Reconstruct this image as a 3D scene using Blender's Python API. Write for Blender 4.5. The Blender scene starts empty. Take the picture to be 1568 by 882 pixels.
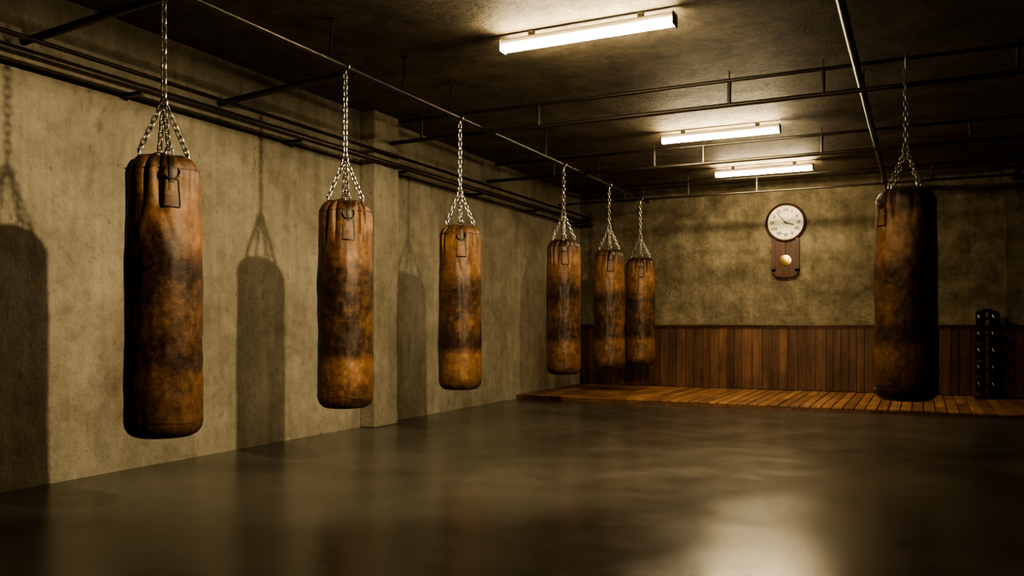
import bpy, math, random
from mathutils import Vector, Matrix, noise
random.seed(7)
K=1.25; H=0.80
CE=1.665
TW=-3.94; SB=10.09; TR=2.6; SF=-2.6
def P(t,s,h): return Vector((K*t,K*s,K*(h+H)))
scene=bpy.context.scene
COL=scene.collection

# ---------------- mesh builder ----------------
class MB:
    def __init__(s): s.v=[]; s.f=[]; s.m=[]; s.tone=[]; s.mi=0; s.tn=0.5
    def addv(s,vs):
        b=len(s.v); s.v+= [tuple(x) for x in vs]; s.tone+=[s.tn]*len(vs); return b
    def addf(s,f): s.f.append(f); s.m.append(s.mi)
    def tube(s,a,b,r,seg=10,cap=True,r2=None):
        a=Vector(a); b=Vector(b); d=(b-a).normalized()
        u=d.orthogonal().normalized(); w=d.cross(u)
        r2=r if r2 is None else r2
        vs=[]
        for p,rr in((a,r),(b,r2)):
            for i in range(seg):
                t=2*math.pi*i/seg; vs.append(p+(u*math.cos(t)+w*math.sin(t))*rr)
        k=s.addv(vs)
        for i in range(seg):
            j=(i+1)%seg; s.addf((k+i,k+j,k+seg+j,k+seg+i))
        if cap:
            s.addf(tuple(k+i for i in reversed(range(seg)))); s.addf(tuple(k+seg+i for i in range(seg)))
    def box(s,lo,hi,mat=None,bev=0.0):
        lo=Vector(lo); hi=Vector(hi)
        c=[(x,y,z) for z in(lo.z,hi.z) for y in(lo.y,hi.y) for x in(lo.x,hi.x)]
        if mat: c=[mat@Vector(p) for p in c]
        k=s.addv(c)
        for f in((0,2,3,1),(4,5,7,6),(0,1,5,4),(2,6,7,3),(0,4,6,2),(1,3,7,5)): s.addf(tuple(k+i for i in f))
    def loop(s,pts,r,seg=6,closed=True):
        n=len(pts); pts=[Vector(p) for p in pts]; k=None
        nrm=None
        if closed:
            c=sum(pts,Vector())/n
            nrm=(pts[0]-c).cross(pts[n//4]-c).normalized()
        vs=[]
        for i in range(n):
            if closed: d=(pts[(i+1)%n]-pts[i-1]).normalized()
            else: d=(pts[min(i+1,n-1)]-pts[max(i-1,0)]).normalized()
            u=nrm if closed else None
            if u is None:
                u=Vector((0,0,1)) if abs(d.z)<0.9 else Vector((1,0,0))
                u=(u-d*u.dot(d)).normalized()
            w=d.cross(u).normalized()
            for j in range(seg):
                t=2*math.pi*j/seg; vs.append(pts[i]+(u*math.cos(t)+w*math.sin(t))*r)
        k=s.addv(vs)
        for i in range(n if closed else n-1):
            i2=(i+1)%n
            for j in range(seg):
                j2=(j+1)%seg; s.addf((k+i*seg+j,k+i2*seg+j,k+i2*seg+j2,k+i*seg+j2))
    def lathe(s,prof,seg=48,mat=None,fn=None):
        vs=[]
        for (r,z) in prof:
            for j in range(seg):
                t=2*math.pi*j/seg
                rr,zz=(r,z) if fn is None else fn(r,z,t)
                p=Vector((rr*math.cos(t),rr*math.sin(t),zz))
                vs.append(mat@p if mat else p)
        k=s.addv(vs)
        for i in range(len(prof)-1):
            for j in range(seg):
                j2=(j+1)%seg; s.addf((k+i*seg+j,k+i*seg+j2,k+(i+1)*seg+j2,k+(i+1)*seg+j))
        s.addf(tuple(k+j for j in reversed(range(seg))))
        e=k+(len(prof)-1)*seg
        s.addf(tuple(e+j for j in range(seg)))
    def link(s,c,d,up,L,W,r):
        pts=[]; n=6; h=(L-W)/2
        for i in range(n+1):
            a=-math.pi/2+math.pi*i/n; pts.append(c+d*(h+math.cos(a)*W/2)+up*(math.sin(a)*W/2))
        for i in range(n+1):
            a=math.pi/2+math.pi*i/n; pts.append(c+d*(-h+math.cos(a)*W/2)+up*(math.sin(a)*W/2))
        s.loop(pts,r,6)
    def chain(s,a,b,pitch=0.036,L=0.048,W=0.026,r=0.0042):
        a=Vector(a); b=Vector(b); d=b-a; n=max(2,round(d.length/pitch)); st=d/n; d=d.normalized()
        u=d.orthogonal().normalized(); w=d.cross(u)
        a45=(u+w).normalized(); b45=(u-w).normalized()
        for i in range(n):
            s.link(a+st*(i+.5),d,a45 if i%2 else b45,L,W,r)
    def obj(s,name,mats,smooth=True,parent=None,loc=None,bevel=0,angle=40):
        me=bpy.data.meshes.new(name); me.from_pydata(s.v,[],s.f)
        for m in (mats if isinstance(mats,list) else [mats]): me.materials.append(m)
        me.polygons.foreach_set('material_index',s.m)
        at=me.attributes.new('tone','FLOAT','POINT'); at.data.foreach_set('value',s.tone)
        me.polygons.foreach_set('use_smooth',[smooth]*len(s.f))
        me.update()
        if smooth:
            try: me.set_sharp_from_angle(angle=math.radians(angle))
            except Exception: pass
        o=bpy.data.objects.new(name,me); COL.objects.link(o)
        if bevel:
            b=o.modifiers.new('bev','BEVEL'); b.width=bevel; b.segments=2; b.limit_method='ANGLE'
        if parent: o.parent=parent
        if loc is not None: o.location=loc
        return o
def empty(name,loc):
    e=bpy.data.objects.new(name,None); COL.objects.link(e); e.location=loc; e.empty_display_size=.1; return e

# ---------------- materials ----------------
def mat(name):
    m=bpy.data.materials.new(name); m.use_nodes=True
    nt=m.node_tree; b=nt.nodes['Principled BSDF']
    return m,nt,b
def N(nt,t,**k):
    n=nt.nodes.new(t)
    for a,v in k.items():
        if a in n.inputs.keys(): n.inputs[a].default_value=v
        else: setattr(n,a,v)
    return n
def ramp(nt,src,stops,out='Fac'):
    r=nt.nodes.new('ShaderNodeValToRGB'); cr=r.color_ramp
    while len(cr.elements)<len(stops): cr.elements.new(.5)
    for e,(p,c) in zip(cr.elements,stops):
        e.position=p; e.color=(c if isinstance(c,tuple) else (c,c,c))+(1,)
    nt.links.new(src,r.inputs[0]); return r.outputs[0]
def mixc(nt,f,a,b,mode='MIX'):
    m=nt.nodes.new('ShaderNodeMix'); m.data_type='RGBA'; m.blend_type=mode
    for sck,v in((m.inputs[0],f),(m.inputs[6],a),(m.inputs[7],b)):
        if isinstance(v,(int,float)): sck.default_value=v
        elif isinstance(v,tuple): sck.default_value=v+(1,)
        else: nt.links.new(v,sck)
    return m.outputs[2]
def noi(nt,co,scale,detail=6,rough=.6,dist=0):
    n=N(nt,'ShaderNodeTexNoise'); n.inputs['Scale'].default_value=scale; n.inputs['Detail'].default_value=detail
    n.inputs['Roughness'].default_value=rough; n.inputs['Distortion'].default_value=dist
    nt.links.new(co,n.inputs['Vector']); return n.outputs[0]
def mapping(nt,co,scale):
    m=N(nt,'ShaderNodeMapping'); m.inputs['Scale'].default_value=scale; nt.links.new(co,m.inputs[0]); return m.outputs[0]
def bump(nt,h,b,strength=.3,dist=.02,prev=None):
    n=N(nt,'ShaderNodeBump'); n.inputs['Strength'].default_value=strength; n.inputs['Distance'].default_value=dist
    nt.links.new(h,n.inputs['Height'])
    if prev: nt.links.new(prev,n.inputs['Normal'])
    nt.links.new(n.outputs[0],b.inputs['Normal']); return n.outputs[0]
def objco(nt): return N(nt,'ShaderNodeTexCoord').outputs['Object']

def concrete(name,dark,mid,light,bs=.5,rough=.85,sc=1.0,mot=.6):
    m,nt,b=mat(name); co=objco(nt)
    n1=noi(nt,co,1.3*sc,10,.72,.3); n2=noi(nt,co,9*sc,8,.75); n3=noi(nt,co,45,4,.6)
    c=ramp(nt,n1,[(.36,dark),(.5,mid),(.64,light)])
    c=mixc(nt,mot,c,ramp(nt,n2,[(.34,(.42,.40,.37)),(.48,(.85,.85,.84)),(.66,(1,1,1))]),'MULTIPLY')
    n4=noi(nt,mapping(nt,co,(6,6,.7)),1.6,6,.65)
    c=mixc(nt,.4,c,ramp(nt,n4,[(.35,.55),(.6,1.0)]),'MULTIPLY')
    n5=noi(nt,mapping(nt,co,(1,1,.45)),20,4,.55,.8)
    c=mixc(nt,.6,c,ramp(nt,n5,[(.29,.45),(.35,1.0)]),'MULTIPLY')
    nt.links.new(c,b.inputs['Base Color']); b.inputs['Roughness'].default_value=rough
    p=bump(nt,n2,b,bs,.035); p=bump(nt,n5,b,bs*.6,.02,p); bump(nt,n3,b,bs*.6,.008,p)
    return m
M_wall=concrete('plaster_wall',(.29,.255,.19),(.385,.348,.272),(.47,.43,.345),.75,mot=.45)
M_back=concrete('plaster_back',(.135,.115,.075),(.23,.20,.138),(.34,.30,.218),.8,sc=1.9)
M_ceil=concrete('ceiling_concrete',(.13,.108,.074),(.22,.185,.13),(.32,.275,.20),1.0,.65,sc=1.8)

def floor_mat():
    m,nt,b=mat('polished_concrete'); co=objco(nt)
    n1=noi(nt,co,.8,8,.6,.4); n2=noi(nt,co,3.2,6,.6); n3=noi(nt,co,70,3,.6)
    c=ramp(nt,n1,[(.3,(.052,.049,.041)),(.5,(.080,.076,.064)),(.7,(.120,.115,.097))])
    c=mixc(nt,.45,c,ramp(nt,n2,[(.35,.6),(.65,1.0)]),'MULTIPLY')
    nt.links.new(c,b.inputs['Base Color'])
    r=ramp(nt,n2,[(.3,.17),(.5,.21),(.7,.26)]); nt.links.new(r,b.inputs['Roughness'])
    b.inputs['Specular IOR Level'].default_value=.85; b.inputs['IOR'].default_value=1.55
    p=bump(nt,n3,b,.35,.003); bump(nt,noi(nt,co,7,4,.5),b,.03,.01,p)
    return m
M_floor=floor_mat()

def wood(name,c1,c2,axis,rough=.5,spec=.4):
    m,nt,b=mat(name); co=objco(nt)
    sc={'x':(1.2,22,22),'y':(22,1.2,22),'z':(22,22,1.2)}[axis]
    at=N(nt,'ShaderNodeAttribute'); at.attribute_name='tone'
    add=N(nt,'ShaderNodeVectorMath',operation='ADD'); nt.links.new(mapping(nt,co,sc),add.inputs[0])
    cb=N(nt,'ShaderNodeCombineXYZ'); mu=N(nt,'ShaderNodeMath',operation='MULTIPLY'); nt.links.new(at.outputs['Fac'],mu.inputs[0]); mu.inputs[1].default_value=60
    for i in range(3): nt.links.new(mu.outputs[0],cb.inputs[i])
    nt.links.new(cb.outputs[0],add.inputs[1])
    n=noi(nt,add.outputs[0],1,8,.65,.6)
    c=ramp(nt,n,[(.3,c1),(.7,c2)])
    c=mixc(nt,1,c,ramp(nt,at.outputs['Fac'],[(0,.6),(1,1.15)]),'MULTIPLY')
    nb=noi(nt,co,2.2,6,.7); c=mixc(nt,.6,c,ramp(nt,nb,[(.35,.35),(.6,1.0)]),'MULTIPLY')
    nt.links.new(c,b.inputs['Base Color']); b.inputs['Roughness'].default_value=rough
    b.inputs['Specular IOR Level'].default_value=spec
    bump(nt,n,b,.35,.004); return m
M_wains=wood('wainscot_wood',(.080,.042,.025),(.23,.125,.077),'z',.5)
M_deck=wood('deck_wood',(.23,.12,.066),(.50,.285,.165),'y',.40)
M_trimw=wood('trim_wood',(.06,.028,.014),(.15,.07,.036),'x',.4)
M_clockw=wood('clock_walnut',(.05,.025,.018),(.15,.075,.05),'z',.3)

def leather(name='worn_leather',k=1.0):
    m,nt,b=mat(name); tc=N(nt,'ShaderNodeTexCoord'); co=tc.outputs['Object']
    oi=N(nt,'ShaderNodeObjectInfo'); add=N(nt,'ShaderNodeVectorMath',operation='MULTIPLY_ADD')
    cb=N(nt,'ShaderNodeCombineXYZ')
    for i in range(3): nt.links.new(oi.outputs['Random'],cb.inputs[i])
    nt.links.new(cb.outputs[0],add.inputs[0]); add.inputs[1].default_value=(20,20,20); nt.links.new(co,add.inputs[2])
    v=add.outputs[0]
    n1=noi(nt,v,4.2,10,.70,.15); n2=noi(nt,v,24,8,.78); n3=noi(nt,v,110,4,.6)
    sep=N(nt,'ShaderNodeSeparateXYZ'); nt.links.new(co,sep.inputs[0])
    mr=N(nt,'ShaderNodeMapRange'); mr.inputs[1].default_value=-.75; mr.inputs[2].default_value=.75; nt.links.new(sep.outputs[2],mr.inputs[0])
    band=ramp(nt,mr.outputs[0],[(0,.36),(.07,.56),(.23,.66),(.28,.40),(.45,.50),(.60,.38),(.69,.60),(.86,.70),(.95,.55),(1,.35)])
    a=N(nt,'ShaderNodeMath',operation='MULTIPLY_ADD'); nt.links.new(n1,a.inputs[0]); a.inputs[1].default_value=1.0; nt.links.new(band,a.inputs[2])
    a2=N(nt,'ShaderNodeMath',operation='MULTIPLY_ADD'); nt.links.new(n2,a2.inputs[0]); a2.inputs[1].default_value=.8; nt.links.new(a.outputs[0],a2.inputs[2])
    s=N(nt,'ShaderNodeMath',operation='SUBTRACT'); nt.links.new(a2.outputs[0],s.inputs[0]); s.inputs[1].default_value=.89
    c=ramp(nt,s.outputs[0],[(.2,(.015*k,.009*k,.006*k)),(.42,(.055*k,.029*k,.016*k)),(.64,(.175*k,.090*k,.044*k)),(.92,(.36*k,.20*k,.10*k))])
    n5=noi(nt,v,38,3,.6,1.0)
    c=mixc(nt,.4,c,ramp(nt,n5,[(.30,.3),(.40,1.0)]),'MULTIPLY')
    nt.links.new(c,b.inputs['Base Color'])
    r=ramp(nt,n2,[(.3,.32),(.7,.52)]); nt.links.new(r,b.inputs['Roughness'])
    p=bump(nt,n2,b,.4,.008); bump(nt,n3,b,.3,.002,p)
    return m
M_lea=leather()
M_strap=leather('strap_leather',.8)
def simple(name,col,rough=.5,metal=0,nsc=12,var=.4,bs=.1,spec=.5):
    m,nt,b=mat(name); co=objco(nt); n=noi(nt,co,nsc,6,.6)
    c=mixc(nt,var,col,ramp(nt,n,[(.3,.3),(.7,1.0)]),'MULTIPLY')
    nt.links.new(c,b.inputs['Base Color']); b.inputs['Roughness'].default_value=rough; b.inputs['Metallic'].default_value=metal
    b.inputs['Specular IOR Level'].default_value=spec
    bump(nt,n,b,bs,.003); return m
M_ledk=simple('dark_leather',(.04,.020,.010),.4,nsc=30)
M_chain=simple('steel_chain',(.60,.58,.54),.30,1,60,.3)
M_pipe=simple('painted_steel',(.085,.074,.058),.36,.6,20,.5)
M_white=simple('clock_dial',(.80,.76,.66),.5,0,5,.12,0)
M_black=simple('black_paint',(.012,.012,.012),.35)
M_gloss=simple('black_rubber',(.008,.008,.008),.16,0,8,.3,.05,.7)
M_brass=simple('brass',(.55,.40,.18),.25,1)
M_house=simple('lamp_housing',(.16,.14,.11),.5,.2)
def emis(name,col,st):
    m,nt,b=mat(name); b.inputs['Base Color'].default_value=col+(1,); b.inputs['Emission Color'].default_value=col+(1,); b.inputs['Emission Strength'].default_value=st
    return m
WARM=(1,.80,.49)
M_tube=emis('tube_glow',WARM,125)

# ---------------- room ----------------
def wallbox(name,a,b,m):
    mb=MB(); mb.box((0,0,0),Vector(b)-Vector(a)); return mb.obj(name,m,smooth=False,loc=a)
X0,X1=K*TW,K*TR; Y0,Y1=K*SF,K*SB; ZC=K*(CE+H)
wallbox('floor',(X0-.2,Y0-.2,-.2),(X1+.2,Y1+.2,0),M_floor)
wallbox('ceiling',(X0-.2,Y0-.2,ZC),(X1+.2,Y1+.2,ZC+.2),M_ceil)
wallbox('wall_left',(X0-.2,Y0-.2,0),(X0,Y1+.2,ZC),M_wall)
wallbox('wall_right',(X1,Y0-.2,0),(X1+.2,Y1+.2,ZC),M_wall)
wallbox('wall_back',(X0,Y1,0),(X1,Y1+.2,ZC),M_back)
wallbox('wall_front',(X0,Y0-.2,0),(X1,Y0,ZC),M_wall)
mb=MB(); mb.box((X0,K*5.38,0),(K*-3.80,K*5.71,ZC)); mb.obj('pillar',M_wall,False,bevel=.012)
PX=K*.775
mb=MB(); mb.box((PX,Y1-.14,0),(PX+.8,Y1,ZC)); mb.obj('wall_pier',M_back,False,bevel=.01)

# platform
SP=K*8.19; TH=.055
mb=MB(); x=X0+.002; YP=Y1-.165
while x<X1-.01:
    w=min(.118,X1-x-.002)
    ye=YP if x+w>PX-.035 and x<PX+.81 else Y1-.025
    cuts=sorted([SP,ye]+[SP+random.uniform(.3,1.9)])
    for a,b_ in zip(cuts[:-1],cuts[1:]):
        mb.tn=random.random(); dz=random.uniform(-.002,.002)
        mb.box((x,a+.0015,TH-.022+dz),(x+w-.012,b_-.0015,TH+dz))
    x+=.118
mb.tn=.0; mb.box((X0+.002,SP+.012,.001),(X1-.002,YP,TH-.026))
mb.obj('wooden_platform',M_deck,False,bevel=.002)

# wainscot
def wains(name,xa,xb,y):
    mb=MB(); x=xa
    while x<xb-.01:
        w=min(random.choice([.10,.12,.14]),xb-x)
        mb.tn=random.random(); d=random.uniform(.016,.022)
        mb.box((x+.004,y-d,TH+.005),(x+w-.004,y-.001,K*H-.028)); x+=w
    mb.tn=.0; mb.box((xa,y-.004,TH+.005),(xb,y-.0005,K*H-.03))
    o=mb.obj(name,M_wains,False,bevel=.003)
    mb=MB(); mb.box((xa,y-.04,K*H-.03),(xb,y-.001,K*H-.002)); mb.box((xa,y-.028,K*H-.06),(xb,y-.001,K*H-.03))
    return o,mb
o,mb=wains('wainscot',X0+.001,PX-.03,Y1); mb.obj('trim_1',M_trimw,False,bevel=.004)
o,mb=wains('wainscot',PX-.028,PX+.8,Y1-.14); mb.obj('trim_2',M_trimw,False,bevel=.004)
o,mb=wains('wainscot',PX+.802,X1-.001,Y1); mb.obj('trim_3',M_trimw,False,bevel=.004)

# ---------------- rails ----------------
HR=1.44; TB=-2.89
BAGS=[(TB,2.559,.704,-.474,.31),(TB,3.81,.682,-.463,.303),(TB,5.11,.683,-.451,.30),(TB,7.0,.7525,-.447,.312),(TB,8.23,.761,-.458,.318),(TB,9.30,.756,-.464,.33)]
mb=MB(); mb.tube(P(TB,-2.2,HR),P(TB,9.6,HR),.021,14)
for s in (1.2,3.68,4.40,4.98,6.6,7.9,9.4):
    mb.tube(P(TB,s,HR),P(TB,s,CE-.002),.006,8); mb.tube(P(TB,s,CE-.012),P(TB,s,CE-.002),.03,12)
mb.obj('overhead_rail',M_pipe)
for s in (-.5,1.2,2.64,3.85+.06):
    mb=MB(); mb.tube(P(TB-.018,s,HR),P(TW+.01,s,HR-.06),.024,12)
    mb.obj('cross_beam',M_pipe)
mb=MB()
for h,r in((1.27,.026),(1.345,.015)):
    mb.tube(P(TW+.17,-2.4,h),P(TW+.17,SB-.01,h),r,12)
s=-2
while s<10:
    if not 5.2<s<5.8:
        mb.box(P(TW+.002,s-.012,1.24),P(TW+.17,s+.012,1.26)); 
    s+=1.3
mb.obj('wall_pipe',M_pipe)
mb=MB(); mb.tube(P(-.335,-2.2,1.5),P(-.335,SB-.01,1.5),.026,12)
for s in (1,3.4,5.9,7.9): mb.tube(P(-.335,s,1.5),P(-.335,s,CE-.002),.008,8)
mb.obj('overhead_rail',M_pipe)
mb=MB(); mb.tube(P(.86,2,1.5),P(.86,SB-.125,1.5),.03,12)
for s in (3.4,5.9,8.2): mb.tube(P(.86,s,1.5),P(.86,s,CE-.002),.008,8)
mb.obj('overhead_rail',M_pipe)
def truss(s,ta,tb,struts,h1=1.44,h2=1.60,r=.019):
    mb=MB(); mb.tube(P(ta+.01,s,h1),P(tb-.01,s,h1),r,12); mb.tube(P(ta+.1,s,h2),P(tb-.01,s,h2),r*.85,12)
    for t in struts:
        mb.tube(P(t,s,h1),P(t,s,h2),r*.8,10)
        mb.tube(P(t,s,h2),P(t,s,CE-.002),.006,6)
    mb.obj('ceiling_truss',M_pipe)
ST=5.58
truss(ST,-3.80,TR,[-3.5,-2.5,-1.13,-.55,.5,1.6])
truss(7.5,TW,TR,[-3.2,-2.2,-1.75,-.75,.35,1.5])
truss(9.35,TW,TR,[-3.1,-2.35,-1.6,-.35,.1,1.3],1.44,1.6,.015)

# ---------------- bags ----------------
def bag(t,s,top,bot,dia,hr,rot,patches=(0,2),side=False):
    top_w=K*top; bot_w=K*bot; L=top_w-bot_w; R=K*dia/2
    c=P(t,s,(top+bot)/2); e=empty('punching_bag',c)
    hz=L/2; sd=random.random()*50
    SH=.105
    def shape(r,z,th):
        """radial factor for the gathered leather"""
        g=max(0,min(1,(z-(hz-.36))/.27)); g=g*g*(3-2*g)
        w=th*14+1.9*math.sin(2*th+sd)+1.3*math.sin(5*th+sd*2)+ (hz-z)*3.5*math.sin(3*th+sd)
        f=abs(math.sin(w/2))**.6
        am=.6+.4*math.sin(4*th+sd*3)
        d=-.20*g*(1-f)*am
        g2=max(0,min(1,1-abs(z-(hz-.36))/.22))
        d+=-.022*g2*(1-abs(math.sin(th*5+z*9+sd))**.5)
        gb=max(0,min(1,((-hz+.16)-z)/.12)); d+=-.025*gb*(1-abs(math.sin(th*7+sd))**.5)
        d+=.03*noise.noise(Vector((math.cos(th)*1.6,math.sin(th)*1.6,z*3+sd)))
        d+=.022*noise.noise(Vector((math.cos(th)*5,math.sin(th)*5,z*9+sd)))
        d+=.010*math.sin(z*9+sd)*(1-g)
        d+=-.035*max(0,(z/hz))
        return d
    prof=[(R*.02,-hz-.004),(R*.3,-hz-.003),(R*.55,-hz)]
    for i in range(1,9):
        a=math.pi/2*i/8; prof.append((R*(.60+.40*math.sin(a)), -hz+.075*(1-math.cos(a))))
    zt=hz-SH
    n=90
    for i in range(1,n): prof.append((R,-hz+.075+(zt+hz-.075)*i/n))
    for i in range(0,14):
        a=math.pi/2*i/13; prof.append((R*(.62+.38*math.cos(a)),zt+SH*math.sin(a)))
    prof+=[(R*.57,hz-.004),(R*.52,hz-.018),(R*.45,hz-.026),(R*.02,hz-.03)]
    def fn(r,z,th):
        if r<R*.5: return r,z
        return r*(1+shape(r,z,th)), z+.012*noise.noise(Vector((math.cos(th)*3,math.sin(th)*3,sd)))*(1 if z>zt else 0)
    mb=MB(); mb.lathe(prof,220,fn=fn); mb.obj('leather_body',M_lea,parent=e,angle=80)
    mb=MB()
    def ring(z,rr,r,n=90):
        mb.loop([Vector(((rr*(1+shape(rr,z,2*math.pi*i/n)))*math.cos(2*math.pi*i/n),(rr*(1+shape(rr,z,2*math.pi*i/n)))*math.sin(2*math.pi*i/n),z+.004*math.sin(2*math.pi*i/n*5+sd))) for i in range(n)],r,6)
    ring(hz-.002,R*.63,.010); ring(-hz+.085,R*1.0,.003); ring(hz-.07,R*.985,.004)
    zconv=hz+K*.225
    ch=MB()
    for q in range(4):
        a=rot+q*math.pi/2; d=Vector((math.cos(a),math.sin(a),0)); tg=Vector((-math.sin(a),math.cos(a),0))
        def surf(z,w=0):
            if z>zt:
                k=min(1,(z-zt)/SH); b=R*(.62+.38*math.sqrt(max(0,1-k*k)))
            else: b=R
            return b*(1-.035*max(0,z/hz)-(.045 if z>hz-.2 else .02))
        def curved(w1,w2,z1,z2,off,thick=.006,nu=8,nv=10):
            vs=[]
            for lay in(0,1):
                for j in range(nv+1):
                    v=j/nv; z=z1+(z2-z1)*v; w=w1+(w2-w1)*v
                    for i in range(nu+1):
                        u=(i/nu-.5)*w; aa=a+u/R
                        rr=surf(z)+off+(thick if lay else -.03)
                        vs.append((rr*math.cos(aa),rr*math.sin(aa),z))
            k0=mb.addv(vs); M=(nu+1)*(nv+1)
            for j in range(nv):
                for i in range(nu):
                    p=j*(nu+1)+i
                    mb.addf((k0+M+p,k0+M+p+nu+1,k0+M+p+nu+2,k0+M+p+1))
            bd=[i for i in range(nu+1)]+[j*(nu+1)+nu for j in range(1,nv+1)]+[nv*(nu+1)+i for i in range(nu-1,-1,-1)]+[j*(nu+1) for j in range(nv-1,0,-1)]
            for x,y in zip(bd,bd[1:]+bd[:1]): mb.addf((k0+x,k0+y,k0+M+y,k0+M+x))
        if q in patches:
            curved(.066,.080,hz-.135,hz-.275,.002,.006)
            mb.mi=1
            pts=[]
            for (u0,z0),(u1,z1) in zip(((-.033,hz-.135),(.033,hz-.135),(.040,hz-.275),(-.040,hz-.275)),((.033,hz-.135),(.040,hz-.275),(-.040,hz-.275),(-.033,hz-.135))):
                for i in range(6):
                    u=u0+(u1-u0)*i/6; z=z0+(z1-z0)*i/6; rr=surf(z)+.008
                    pts.append(Vector((rr*math.cos(a+u/R),rr*math.sin(a+u/R),z)))
            for p,q2 in zip(pts,pts[1:]+pts[:1]): mb.tube(p,q2,.0042,6,False)
            curved(.026,.026,hz-.004,hz-.15,.008,.006,4,14)
            cc=d*(surf(hz-.1)+.012)+Vector((0,0,hz-.10))
            mb.loop([cc+tg*math.cos(2*math.pi*i/20)*.038+Vector((0,0,1))*math.sin(2*math.pi*i/20)*.034-d*(.022*max(0,math.sin(2*math.pi*i/20))) for i in range(20)],.006,6)
        else:
            mb.mi=1; curved(.026,.026,hz-.004,hz-.085,.002,.006,4,14)
        mb.mi=0
        base=d*(R*.63)+Vector((0,0,hz+.004))
        ch.link(base+Vector((0,0,.012)),Vector((0,0,1)),tg,.05,.036,.005)
        ch.chain(base+Vector((0,0,.025)),Vector((0,0,zconv))+d*.012,.034,.046,.026,.0040)
    mb.obj('straps_and_seams',[M_strap,M_ledk],parent=e,angle=50)
    hz_r=K*(hr-(top+bot)/2)
    ch.link(Vector((0,0,zconv+.012)),Vector((0,0,1)),Vector((1,0,0)),.06,.045,.006)
    ch.chain(Vector((0,0,zconv+.03)),Vector((0,0,hz_r-.05)),.040,.054,.028,.0043)
    if side:
        ch.loop([Vector((0,.038+.05*math.cos(2*math.pi*i/24),hz_r-.01+.045*math.sin(2*math.pi*i/24))) for i in range(24)],.007,8)
    else:
        ch.tube(Vector((0,0,hz_r-.055)),Vector((0,0,hz_r-.028)),.012,12)
        ch.loop([Vector((.032*math.cos(2*math.pi*i/24),0,hz_r+.032*math.sin(2*math.pi*i/24))) for i in range(24)],.007,8)
    ch.obj('hanging_chain',M_chain,parent=e,angle=60)
ROT=[-.52,-.80,-1.0,-1.1,-1.15,-1.2]
for (t,s,a,b_,d),r in zip(BAGS,ROT): bag(t,s,a,b_,d,HR,r)
bag(-.082,ST-.036,.806,-.453,.348,1.60,-2.45,(0,1,2),True)

# ---------------- tube lamps ----------------
def lamp(t,s,L=1.0,name='fluorescent_lamp'):
    w=K*L; c=P(t,s,CE)-Vector((0,0,.004)); e=empty(name,c)
    mb=MB(); mb.box((-w/2,-.03,-.078),(w/2,.03,-.038))
    for x in(-w*.32,w*.32): mb.box((x-.02,-.02,-.04),(x+.02,.02,0))
    mb.box((-w/2-.010,-.054,-.127),(-w/2,.054,-.040)); mb.box((w/2,-.054,-.127),(w/2+.010,.054,-.040))
    mb.obj('housing',M_house,False,parent=e,bevel=.004)
    mb=MB(); n=14
    vs=[]
    for x in(-w/2,w/2):
        for i in range(n+1):
            a=-.6+(math.pi+1.2)*i/n; vs.append((x,-.050*math.cos(a),-.094-.030*math.sin(a)))
    k=mb.addv(vs)
    for i in range(n): mb.addf((k+i,k+i+1,k+n+1+i+1,k+n+1+i))
    mb.addf((k,k+n+1,k+2*n+1,k+n))
    mb.addf(tuple(k+i for i in range(n+1))); mb.addf(tuple(k+n+1+i for i in reversed(range(n+1))))
    mb.obj('diffuser',M_tube,True,parent=e)
lamp(-1.66,4.32); lamp(-1.52,7.1,.97); lamp(-1.47,8.97,.97)

# ---------------- ceiling flood lamp with added light-blocking hood ----------------
HL=1.40
LP=P(-.10,2.55,HL)
e=empty('ceiling_floodlight',LP)
az=math.radians(180-40)
R_=Matrix.Rotation(az,4,'Z')
mb=MB()
mb.box((-.22,-.13,-.10),(-.10,.13,.06),R_)
hood=R_@Matrix.Translation((-.10,0,.05))@Matrix.Rotation(math.radians(6.0),4,'Y')
mb.box((0,-.80,0),(.62,.80,.006),hood)  # unseen hood plate, added to keep the beam off the upper left wall
mb.box((-.17,-.02,.05),(-.13,.02,K*(CE-HL)-.004),R_)
mb.obj('housing_added_hood',M_black,False,parent=e)
ld=bpy.data.lights.new('flood_bulb','SPOT'); ld.energy=760; ld.color=WARM; ld.spot_size=math.radians(106); ld.spot_blend=.5; ld.shadow_soft_size=.05
lo=bpy.data.objects.new('flood_bulb',ld); COL.objects.link(lo); lo.parent=e
dirv=R_@Vector((1,0,-.14)); lo.rotation_euler=dirv.to_track_quat('-Z','Y').to_euler(); 

# ---------------- clock ----------------
cc=P(-1.40,SB,1.174); e=empty('pendulum_wall_clock',cc)
RY=Matrix.Rotation(math.radians(90),4,'X')
U=K*9.68/1286
mb=MB()
rf=30*U
mb.lathe([(rf*.2,.001),(rf,.001),(rf,.035),(rf*.97,.055),(rf*.93,.062),(rf*.88,.05),(rf*.86,.03),(rf*.2,.03)],56,RY)
def prism(pts,y0,y1):
    k=mb.addv([(x,y0,z) for x,z in pts]+[(x,y1,z) for x,z in pts]); n=len(pts)
    mb.addf(tuple(k+i for i in range(n))); mb.addf(tuple(k+n+i for i in reversed(range(n))))
    for i in range(n):
        j=(i+1)%n; mb.addf((k+i,k+n+i,k+n+j,k+j))
W=20*U; zb=-84*U; zt=-24*U
out=[(-W,zt),(W,zt),(W,zb+9*U),(W*.72,zb+2*U),(W*.25,zb),(-W*.25,zb),(-W*.72,zb+2*U),(-W,zb+9*U)]
out=out[::-1]
prism(out,-.03,-.001)
mb.box((-W,-.055,zb+9*U),(-W*.72,-.03,zt)); mb.box((W*.72,-.055,zb+9*U),(W,-.03,zt))
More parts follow.
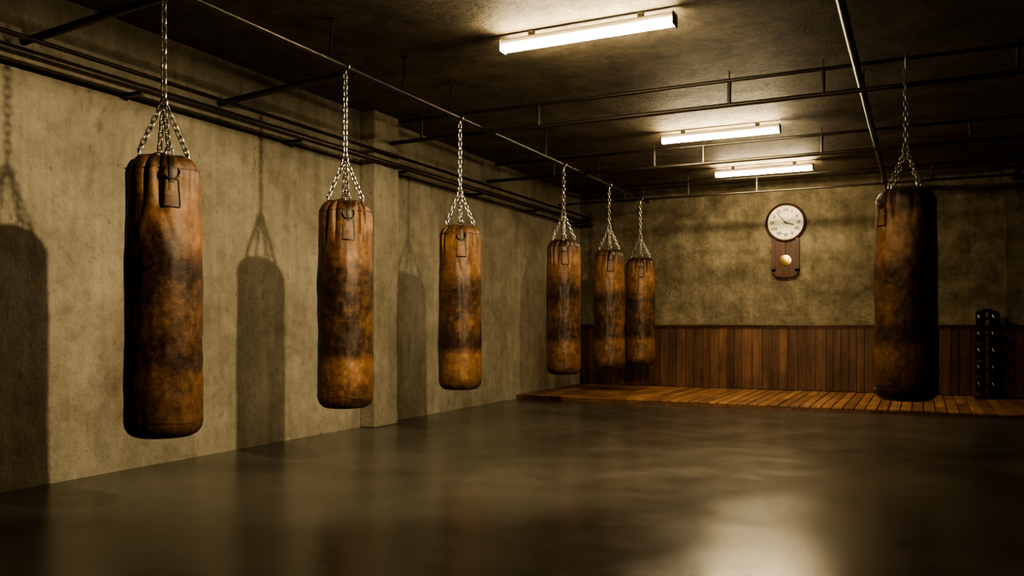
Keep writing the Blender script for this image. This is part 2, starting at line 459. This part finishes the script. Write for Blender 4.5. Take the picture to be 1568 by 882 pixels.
prism([(W,zb+13*U),(W,zb+9*U),(W*.72,zb+2*U),(W*.25,zb),(-W*.25,zb),(-W*.72,zb+2*U),(-W,zb+9*U),(-W,zb+13*U)],-.055,-.03)
mb.tube((0,-.02,zb-3*U),(0,-.02,zb+1*U),.012,12)
mb.obj('walnut_case',M_clockw,True,parent=e,angle=30)
mb=MB(); mb.lathe([(rf*.01,.031),(rf*.87,.031),(rf*.87,.036),(rf*.01,.037)],48,RY); mb.obj('dial',M_white,False,parent=e)
mb=MB()
for i in range(60):
    a=2*math.pi*i/60; l=.035 if i%5==0 else .02
    m=Matrix.Rotation(a,4,'Y'); mb.box((-.0022,-.040,rf*.83-l*.5),(.0022,-.0375,rf*.83),m)
def hand(a,l,w):
    m=Matrix.Rotation(math.radians(a),4,'Y'); mb.box((-w/2,-.045,-l*.2),(w/2,-.042,l),m)
hand(-40,rf*.66,.014); hand(108,rf*.42,.018); hand(62,rf*.72,.005)
mb.tube((0,-.047,0),(0,-.038,0),.016,16)
mb.obj('hands_and_ticks',M_black,False,parent=e)
nums=['XII','I','II','III','IIII','V','VI','VII','VIII','IX','X','XI']
for i,tx in enumerate(nums):
    cu=bpy.data.curves.new('numeral','FONT'); cu.body=tx; cu.size=.066; cu.align_x='CENTER'; cu.align_y='CENTER'; cu.extrude=.001; cu.offset=.002
    o=bpy.data.objects.new('numeral_%d'%(i+1),cu); COL.objects.link(o); o.data.materials.append(M_black); o.parent=e
    a=2*math.pi*i/12; o.location=(math.sin(a)*rf*.64,-.039,math.cos(a)*rf*.64); o.rotation_euler=(math.pi/2,0,0)
mb=MB(); zbob=-58*U
mb.tube((0,-.036,zt),(0,-.036,zbob),.004,8); mb.lathe([(.002,.034),(8.5*U,.034),(8.5*U,.040),(5*U,.044),(.002,.045)],32,Matrix.Translation((0,0,zbob))@RY)
mb.obj('brass_pendulum',M_brass,parent=e,angle=30)

# ---------------- dumbbell rack ----------------
base=P(.612,9.87,0); base.z=TH+.003
e=empty('dumbbell_rack',base)
mb=MB()
mb.box((-.14,-.15,0),(.14,.15,.025))
for x in(-.035,.035): mb.box((x-.014,.03,.02),(x+.014,.06,1.12))
mb.box((-.06,.02,1.10),(.06,.07,1.14))
for i in range(5):
    z=.16+i*.215; 
    mb.box((-.06,-.09,z-.045),(-.035,.05,z-.028)); mb.box((.035,-.09,z-.045),(.06,.05,z-.028))
mb.obj('rack_frame',M_gloss,False,parent=e,bevel=.004)
mb=MB()
for i in range(5):
    z=.16+i*.215; rr=[.092,.088,.095,.085,.10][i]
    mb.tube((-.1,-.05,z),(.1,-.05,z),.017,14)
    for sgn in(-1,1):
        m=Matrix.Translation((sgn*.080,-.05,z))@Matrix.Rotation(math.radians(90),4,'Y')
        mb.lathe([(.01,-.058),(rr*.6,-.056),(rr*.85,-.045),(rr,-.022),(rr,.022),(rr*.85,.045),(rr*.6,.056),(.01,.058)],28,m)
mb.obj('dumbbells',M_gloss,True,parent=e,angle=50)

# ---------------- world, camera ----------------
w=bpy.data.worlds.new('world'); scene.world=w; w.use_nodes=True
w.node_tree.nodes['Background'].inputs[0].default_value=(.9,.75,.5,1); w.node_tree.nodes['Background'].inputs[1].default_value=.01
cd=bpy.data.cameras.new('camera'); cam=bpy.data.objects.new('camera',cd); COL.objects.link(cam)
cd.sensor_width=36; cd.lens=1286/1568*36; cd.shift_y=56/1568; cd.clip_start=.05
cam.location=P(0,0,0); cam.rotation_euler=(math.pi/2,0,math.atan2(.4377,.899))
scene.camera=cam
scene.view_settings.view_transform='AgX'
scene.view_settings.exposure=0.0
try: scene.view_settings.look='AgX - High Contrast'
except Exception: pass
